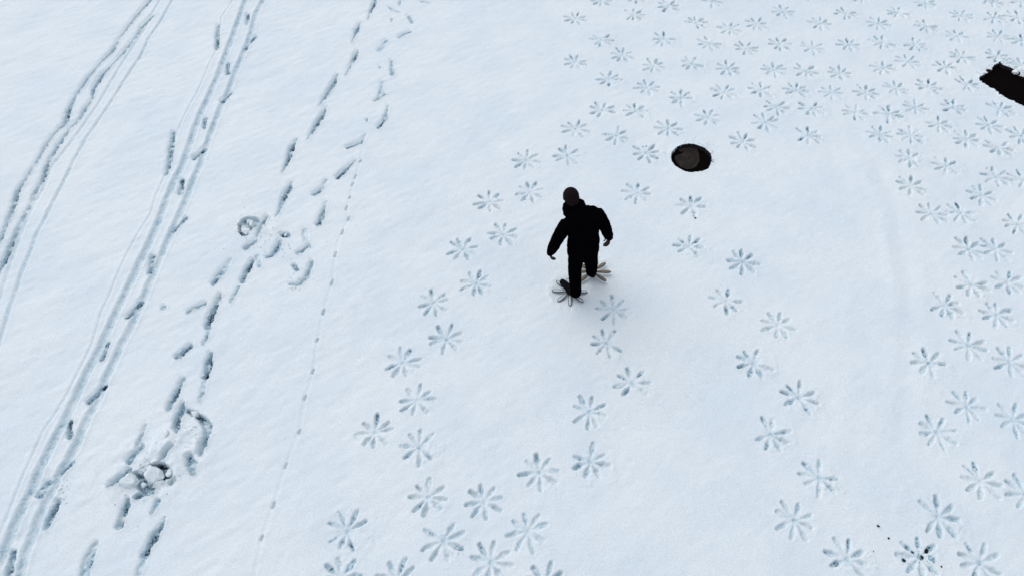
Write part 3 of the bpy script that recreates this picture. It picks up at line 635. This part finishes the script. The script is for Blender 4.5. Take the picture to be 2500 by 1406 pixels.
# body: one continuous skin with head, ears, nose, hands
bm = bmesh.new()
hd = (heading * .80 + V((0, 0, -.35))).normalized()       # gaze: ahead and down
hr = right; hu = hr.cross(hd).normalized()
rotH = Matrix((hr, hd, hu)).transposed()
hp = lambda a, b, c: head_c + hr * a + hd * b + hu * c
ball(bm, head_c + hu * .01, (.074, .094, .098), rotH); ball(bm, hp(0, .032, -.055), (.056, .062, .062), rotH); ball(bm, hp(0, .062, -.095), (.028, .026, .022), rotH)
tube(bm, [hp(0, .088, .015), hp(0, .102, -.012), hp(0, .109, -.032)], [.008, .011, .013], side=hr, n=10)
for s in (-1, 1):
    ball(bm, hp(s * .078, -.005, -.012), (.010, .018, .030), rotH); ball(bm, hp(s * .030, .080, .018), (.020, .012, .008), rotH)
    ball(bm, hp(s * .045, .066, -.035), (.022, .022, .020), rotH); ball(bm, hp(s * .012, .096, -.034), (.009, .010, .008), rotH)
ball(bm, hp(0, .088, -.060), (.024, .010, .006), rotH); ball(bm, hp(0, .086, -.070), (.020, .010, .007), rotH)
tube(bm, [neckb - V((0, 0, .08)), neckb + (head_c - neckb) * .3, head_c - hu * .05], [.060, .052, .050])
tube(bm, [pelvis, pelvis.lerp(chest, .5), chest, neckb - V((0, 0, .04))], [(.15, .10), (.13, .095), (.155, .11), (.07, .06)], side=right)
for sh, el, wr in ((shR, elR, wrR), (shL, elL, wrL)): tube(bm, [chest + (sh - chest) * .4 + V((0, 0, .02)), sh - V((0, 0, .02)), el, wr], [.05, .045, .036, .024])
for hip, kn, an, toe in ((hipL, knL, anL, toeL), (hipR, knR, anR, toeR)): tube(bm, [hip, kn, an], [.08, .055, .038]); tube(bm, [an + V((0, 0, -.02)), an.lerp(toe, .5) - V((0, 0, .03)), toe.lerp(an, .2) - V((0, 0, .02))], [.03, .018, .014])
hand(bm, wrR, V((-.10, -.02, -1)), V((-.85, -.3, 0)), heading)
hand(bm, wrL, V((.18, .02, -1)), V((.9, .3, .15)), heading)
person = empty('person', (.95, 5.78, 0)); tag(person, 'man all in black seen from behind, striding across the snow on flower-shaped snowshoes', 'person')
M_SKINP = plain('skin', (.020, .009, .010), .6, .2)  # skin colour darkened to carry the shade of the backlit silhouette
M_JACK = plain('black_jacket_cloth', (.0016, .0015, .0022), 1, .0, .3, 120); M_TROU = plain('black_trouser_cloth', (.0015, .0015, .002), 1, .0, .3, 120)
M_BEAN = plain('dark_plum_knit', (.009, .0045, .006), .95, .08, .4, 150, .35); M_BOOT = plain('black_boot', (.003, .003, .0035), .9, .1, .2, 60)
M_BOOTR = plain('dark_brown_boot', (.016, .008, .006), .7, .1, .2, 60)
link('body', mesh_obj_eval(bm, .0042, 2), M_SKINP, person)

# jacket
bm = bmesh.new()
hem = pelvis + V((.0, -.01, -.075))
tube(bm, [hem, hem + V((0, 0, .05)), pelvis.lerp(chest, .25), pelvis.lerp(chest, .62), chest + V((0, 0, .02)), chest.lerp(neckb, .62), neckb],
     [(.185, .145), (.212, .168), (.214, .165), (.203, .152), (.205, .150), (.155, .115), (.085, .085)], side=right, n=32)
ball(bm, shR + V((-.02, -.01, .0)), (.10, .09, .085)); ball(bm, shL + V((.03, .01, 0)), (.10, .09, .085))
for sh, el, wr in ((shR, elR, wrR), (shL, elL, wrL)):
    ball(bm, sh.lerp(chest, .45) + V((0, 0, .05)), (.11, .10, .085))
    m1 = sh.lerp(el, .5); m2 = el.lerp(wr, .5); end = el.lerp(wr, .97)
    tube(bm, [sh.lerp(chest, .35) + V((0, 0, .02)), sh, m1, el, m2, el.lerp(wr, .8), end], [.10, .096, .084, .078, .073, .064, .048], n=20)
# hood bunched round the neck
hc = P(1402, 509, 1.53)
for a in range(0, 360, 24):
    q = hc + right * math.cos(R(a)) * .105 + heading * (math.sin(R(a)) * .085 - .01) + V((0, 0, .03 * math.sin(R(a)) + .012 * math.sin(R(a * 3))))
    ball(bm, q, .052)
ball(bm, P(1405, 522, 1.47), (.11, .09, .085)); ball(bm, P(1402, 507, 1.53), (.075, .07, .07)); ball(bm, P(1420, 498, 1.53), .046); ball(bm, P(1411, 502, 1.55), .045); ball(bm, P(1405, 502, 1.57), .055); ball(bm, P(1408, 505, 1.58), .050); ball(bm, P(1434, 516, 1.45), .072); ball(bm, P(1447, 518, 1.43), .078); ball(bm, P(1424, 508, 1.50), .038); ball(bm, P(1386, 523, 1.48), .040)
for a in range(0, 360, 20):  # elastic hem
    q = hem + right * math.cos(R(a)) * .165 + heading * math.sin(R(a)) * .13; ball(bm, q, .028)
link('jacket', mesh_obj_eval(bm, .009, 5, .0075, 9, 3), M_JACK, person)
# zip pull that sticks out at the collar
bm = bmesh.new(); z0 = P(1381, 524, 1.46); z1 = P(1375, 522, 1.46)
tube(bm, [z0, z1, z1 + V((-.004, 0, -.012)), z0 + V((0, -.0, -.016))], [.0035] * 4, n=8)
link('cord_toggle', mesh_obj_eval(bm, .002, 0), M_JACK, person)

# trousers
bm = bmesh.new()
tube(bm, [pelvis + V((0, 0, .08)), pelvis, pelvis + V((0, 0, -.09))], [(.16, .125), (.175, .135), (.165, .13)], side=right, n=28)
for hip, kn, an in ((hipL, knL, anL), (hipR, knR, anR)):
    tube(bm, [hip + V((0, 0, .03)), hip.lerp(kn, .35), hip.lerp(kn, .75), kn, kn.lerp(an, .5), kn.lerp(an, .9), an + V((0, 0, -.035))], [.108, .103, .093, .088, .083, .078, .074], n=22)
link('trousers', mesh_obj_eval(bm, .009, 5, .006, 8, 9), M_TROU, person)

# beanie
bm = bmesh.new()
ball(bm, head_c + hu * .022 - hd * .006, (.098, .112, .106), rotH); ball(bm, hp(0, -.045, -.035), (.080, .060, .060), rotH)
for a in range(0, 360, 12):
    ball(bm, hp(math.cos(R(a)) * .084, math.sin(R(a)) * .098 - .006, -.004 + .0 * a), .017)
link('beanie', mesh_obj_eval(bm, .005, 3, .0012, 30, 1), M_BEAN, person)

# boots
for heel, toe, an, m in ((heelL, toeL, anL, M_BOOT), (heelR, toeR, anR, M_BOOTR)):
    bm = bmesh.new(); d = (toe - heel).normalized(); s = V((d.y, -d.x, 0))
    tube(bm, [heel + V((0, 0, .01)), heel.lerp(toe, .35), heel.lerp(toe, .72), toe], [(.042, .042), (.043, .045), (.053, .040), (.040, .030)], side=s)
    ball(bm, heel + V((0, 0, .01)), (.043, .043, .045)); ball(bm, toe, (.040, .040, .030))
    tube(bm, [heel.lerp(toe, .2) + V((0, 0, .02)), an + V((0, 0, .10))], [.056, .060])
    for t_ in range(11): ball(bm, heel.lerp(toe, t_ / 10) + V((0, 0, -.030)), (.044 + .008 * math.sin(t_ / 10 * 3.1), .044 + .008 * math.sin(t_ / 10 * 3.1), .014))
    link('boot', mesh_obj_eval(bm, .006, 3), m, person)

# snowshoes: a ring of long padded petals
M_PET = plain('pale_padded_cloth', (.20, .165, .12), .9, .1, .4, 70, .22)
M_PETS = plain('snow_dusted_cloth', (.52, .58, .61), .9, .1, .5, 60, .2)
M_RIM = plain('dark_cord_rim', (.018, .017, .016), .9, .1, .3, 90, .5)
def snowshoe(c, angles, m, tilt, lab, Ls):
    root = empty('snowshoe', c); tag(root, lab, 'snowshoe', 'flower-shaped snowshoes')
    bm = bmesh.new(); n = 24
    tube(bm, [V(c) + V((0, 0, -.004)), V(c) + V((0, 0, .010))], [(.055, .075), (.055, .075)], side=V((1, 0, 0)), n=n, caps=False)
    me = bpy.data.meshes.new('deck'); bm.to_mesh(me); bm.free(); link('deck', me, M_RIM, root)
    for k, (a, Lx) in enumerate(zip(angles, Ls)):
        ax = V((math.cos(a), math.sin(a), tilt * math.cos(a * 2 + 1))); ax.normalize(); sd = V((-ax.y, ax.x, 0)).normalized()
        c0 = V(c)
        prof = [(.045, .004), (.075, .009), (.11, .015), (.15, .020), (.19, .022), (.22, .018), (.24, .010), (.246, .003)]
        prof = [(r * Lx, w_) for r, w_ in prof]
        bm = bmesh.new()
        tube(bm, [c0 + ax * r for r, w_ in prof], [(w_, min(.012, w_ * .55)) for r, w_ in prof], side=sd, n=14, caps=False)
        me = bpy.data.meshes.new('petal'); bm.to_mesh(me); bm.free(); p = link('petal', me, m, root)
        bm = bmesh.new()
        loop = [c0 + ax * r + sd * (w_ + .001) for r, w_ in prof] + [c0 + ax * r - sd * (w_ + .001) for r, w_ in prof[::-1]]
        for a_, b_ in zip(loop, loop[1:] + loop[:1]):
            if (b_ - a_).length > 1e-4: tube(bm, [a_, b_], [.0055, .0055], side=V((0, 0, 1)), n=6, caps=False)
        me = bpy.data.meshes.new('petal_rim'); bm.to_mesh(me); bm.free()
        q = bpy.data.objects.new('petal_rim', me); me.materials.append(M_RIM); me.shade_smooth(); COL.objects.link(q); q.parent = p
def ang(cu, cv, tips, z):
    x0, y0 = G(cu, cv, z); out = []
    for u, v in tips: x, y = G(u, v, z); out.append((math.atan2(y - y0, x - x0), math.hypot(x - x0, y - y0) / .246))
    return (x0, y0, z), [o[0] for o in out], [o[1] for o in out]
c, a_, l_ = ang(1391, 711, [(1359,686),(1348,710),(1362,735),(1392,746),(1423,738),(1433,713),(1386,680),(1417,687)], .008)
snowshoe(c, a_, M_PETS, .02, 'flower-shaped snowshoe half sunk in the snow under the near left boot', l_)
c, a_, l_ = ang(1446, 663, [(1478,642),(1491,664),(1479,686),(1415,686),(1401,664),(1413,643),(1446,630)], .05)
snowshoe(c, a_, M_PET, .015, 'beige flower-shaped snowshoe under the forward right boot', l_)
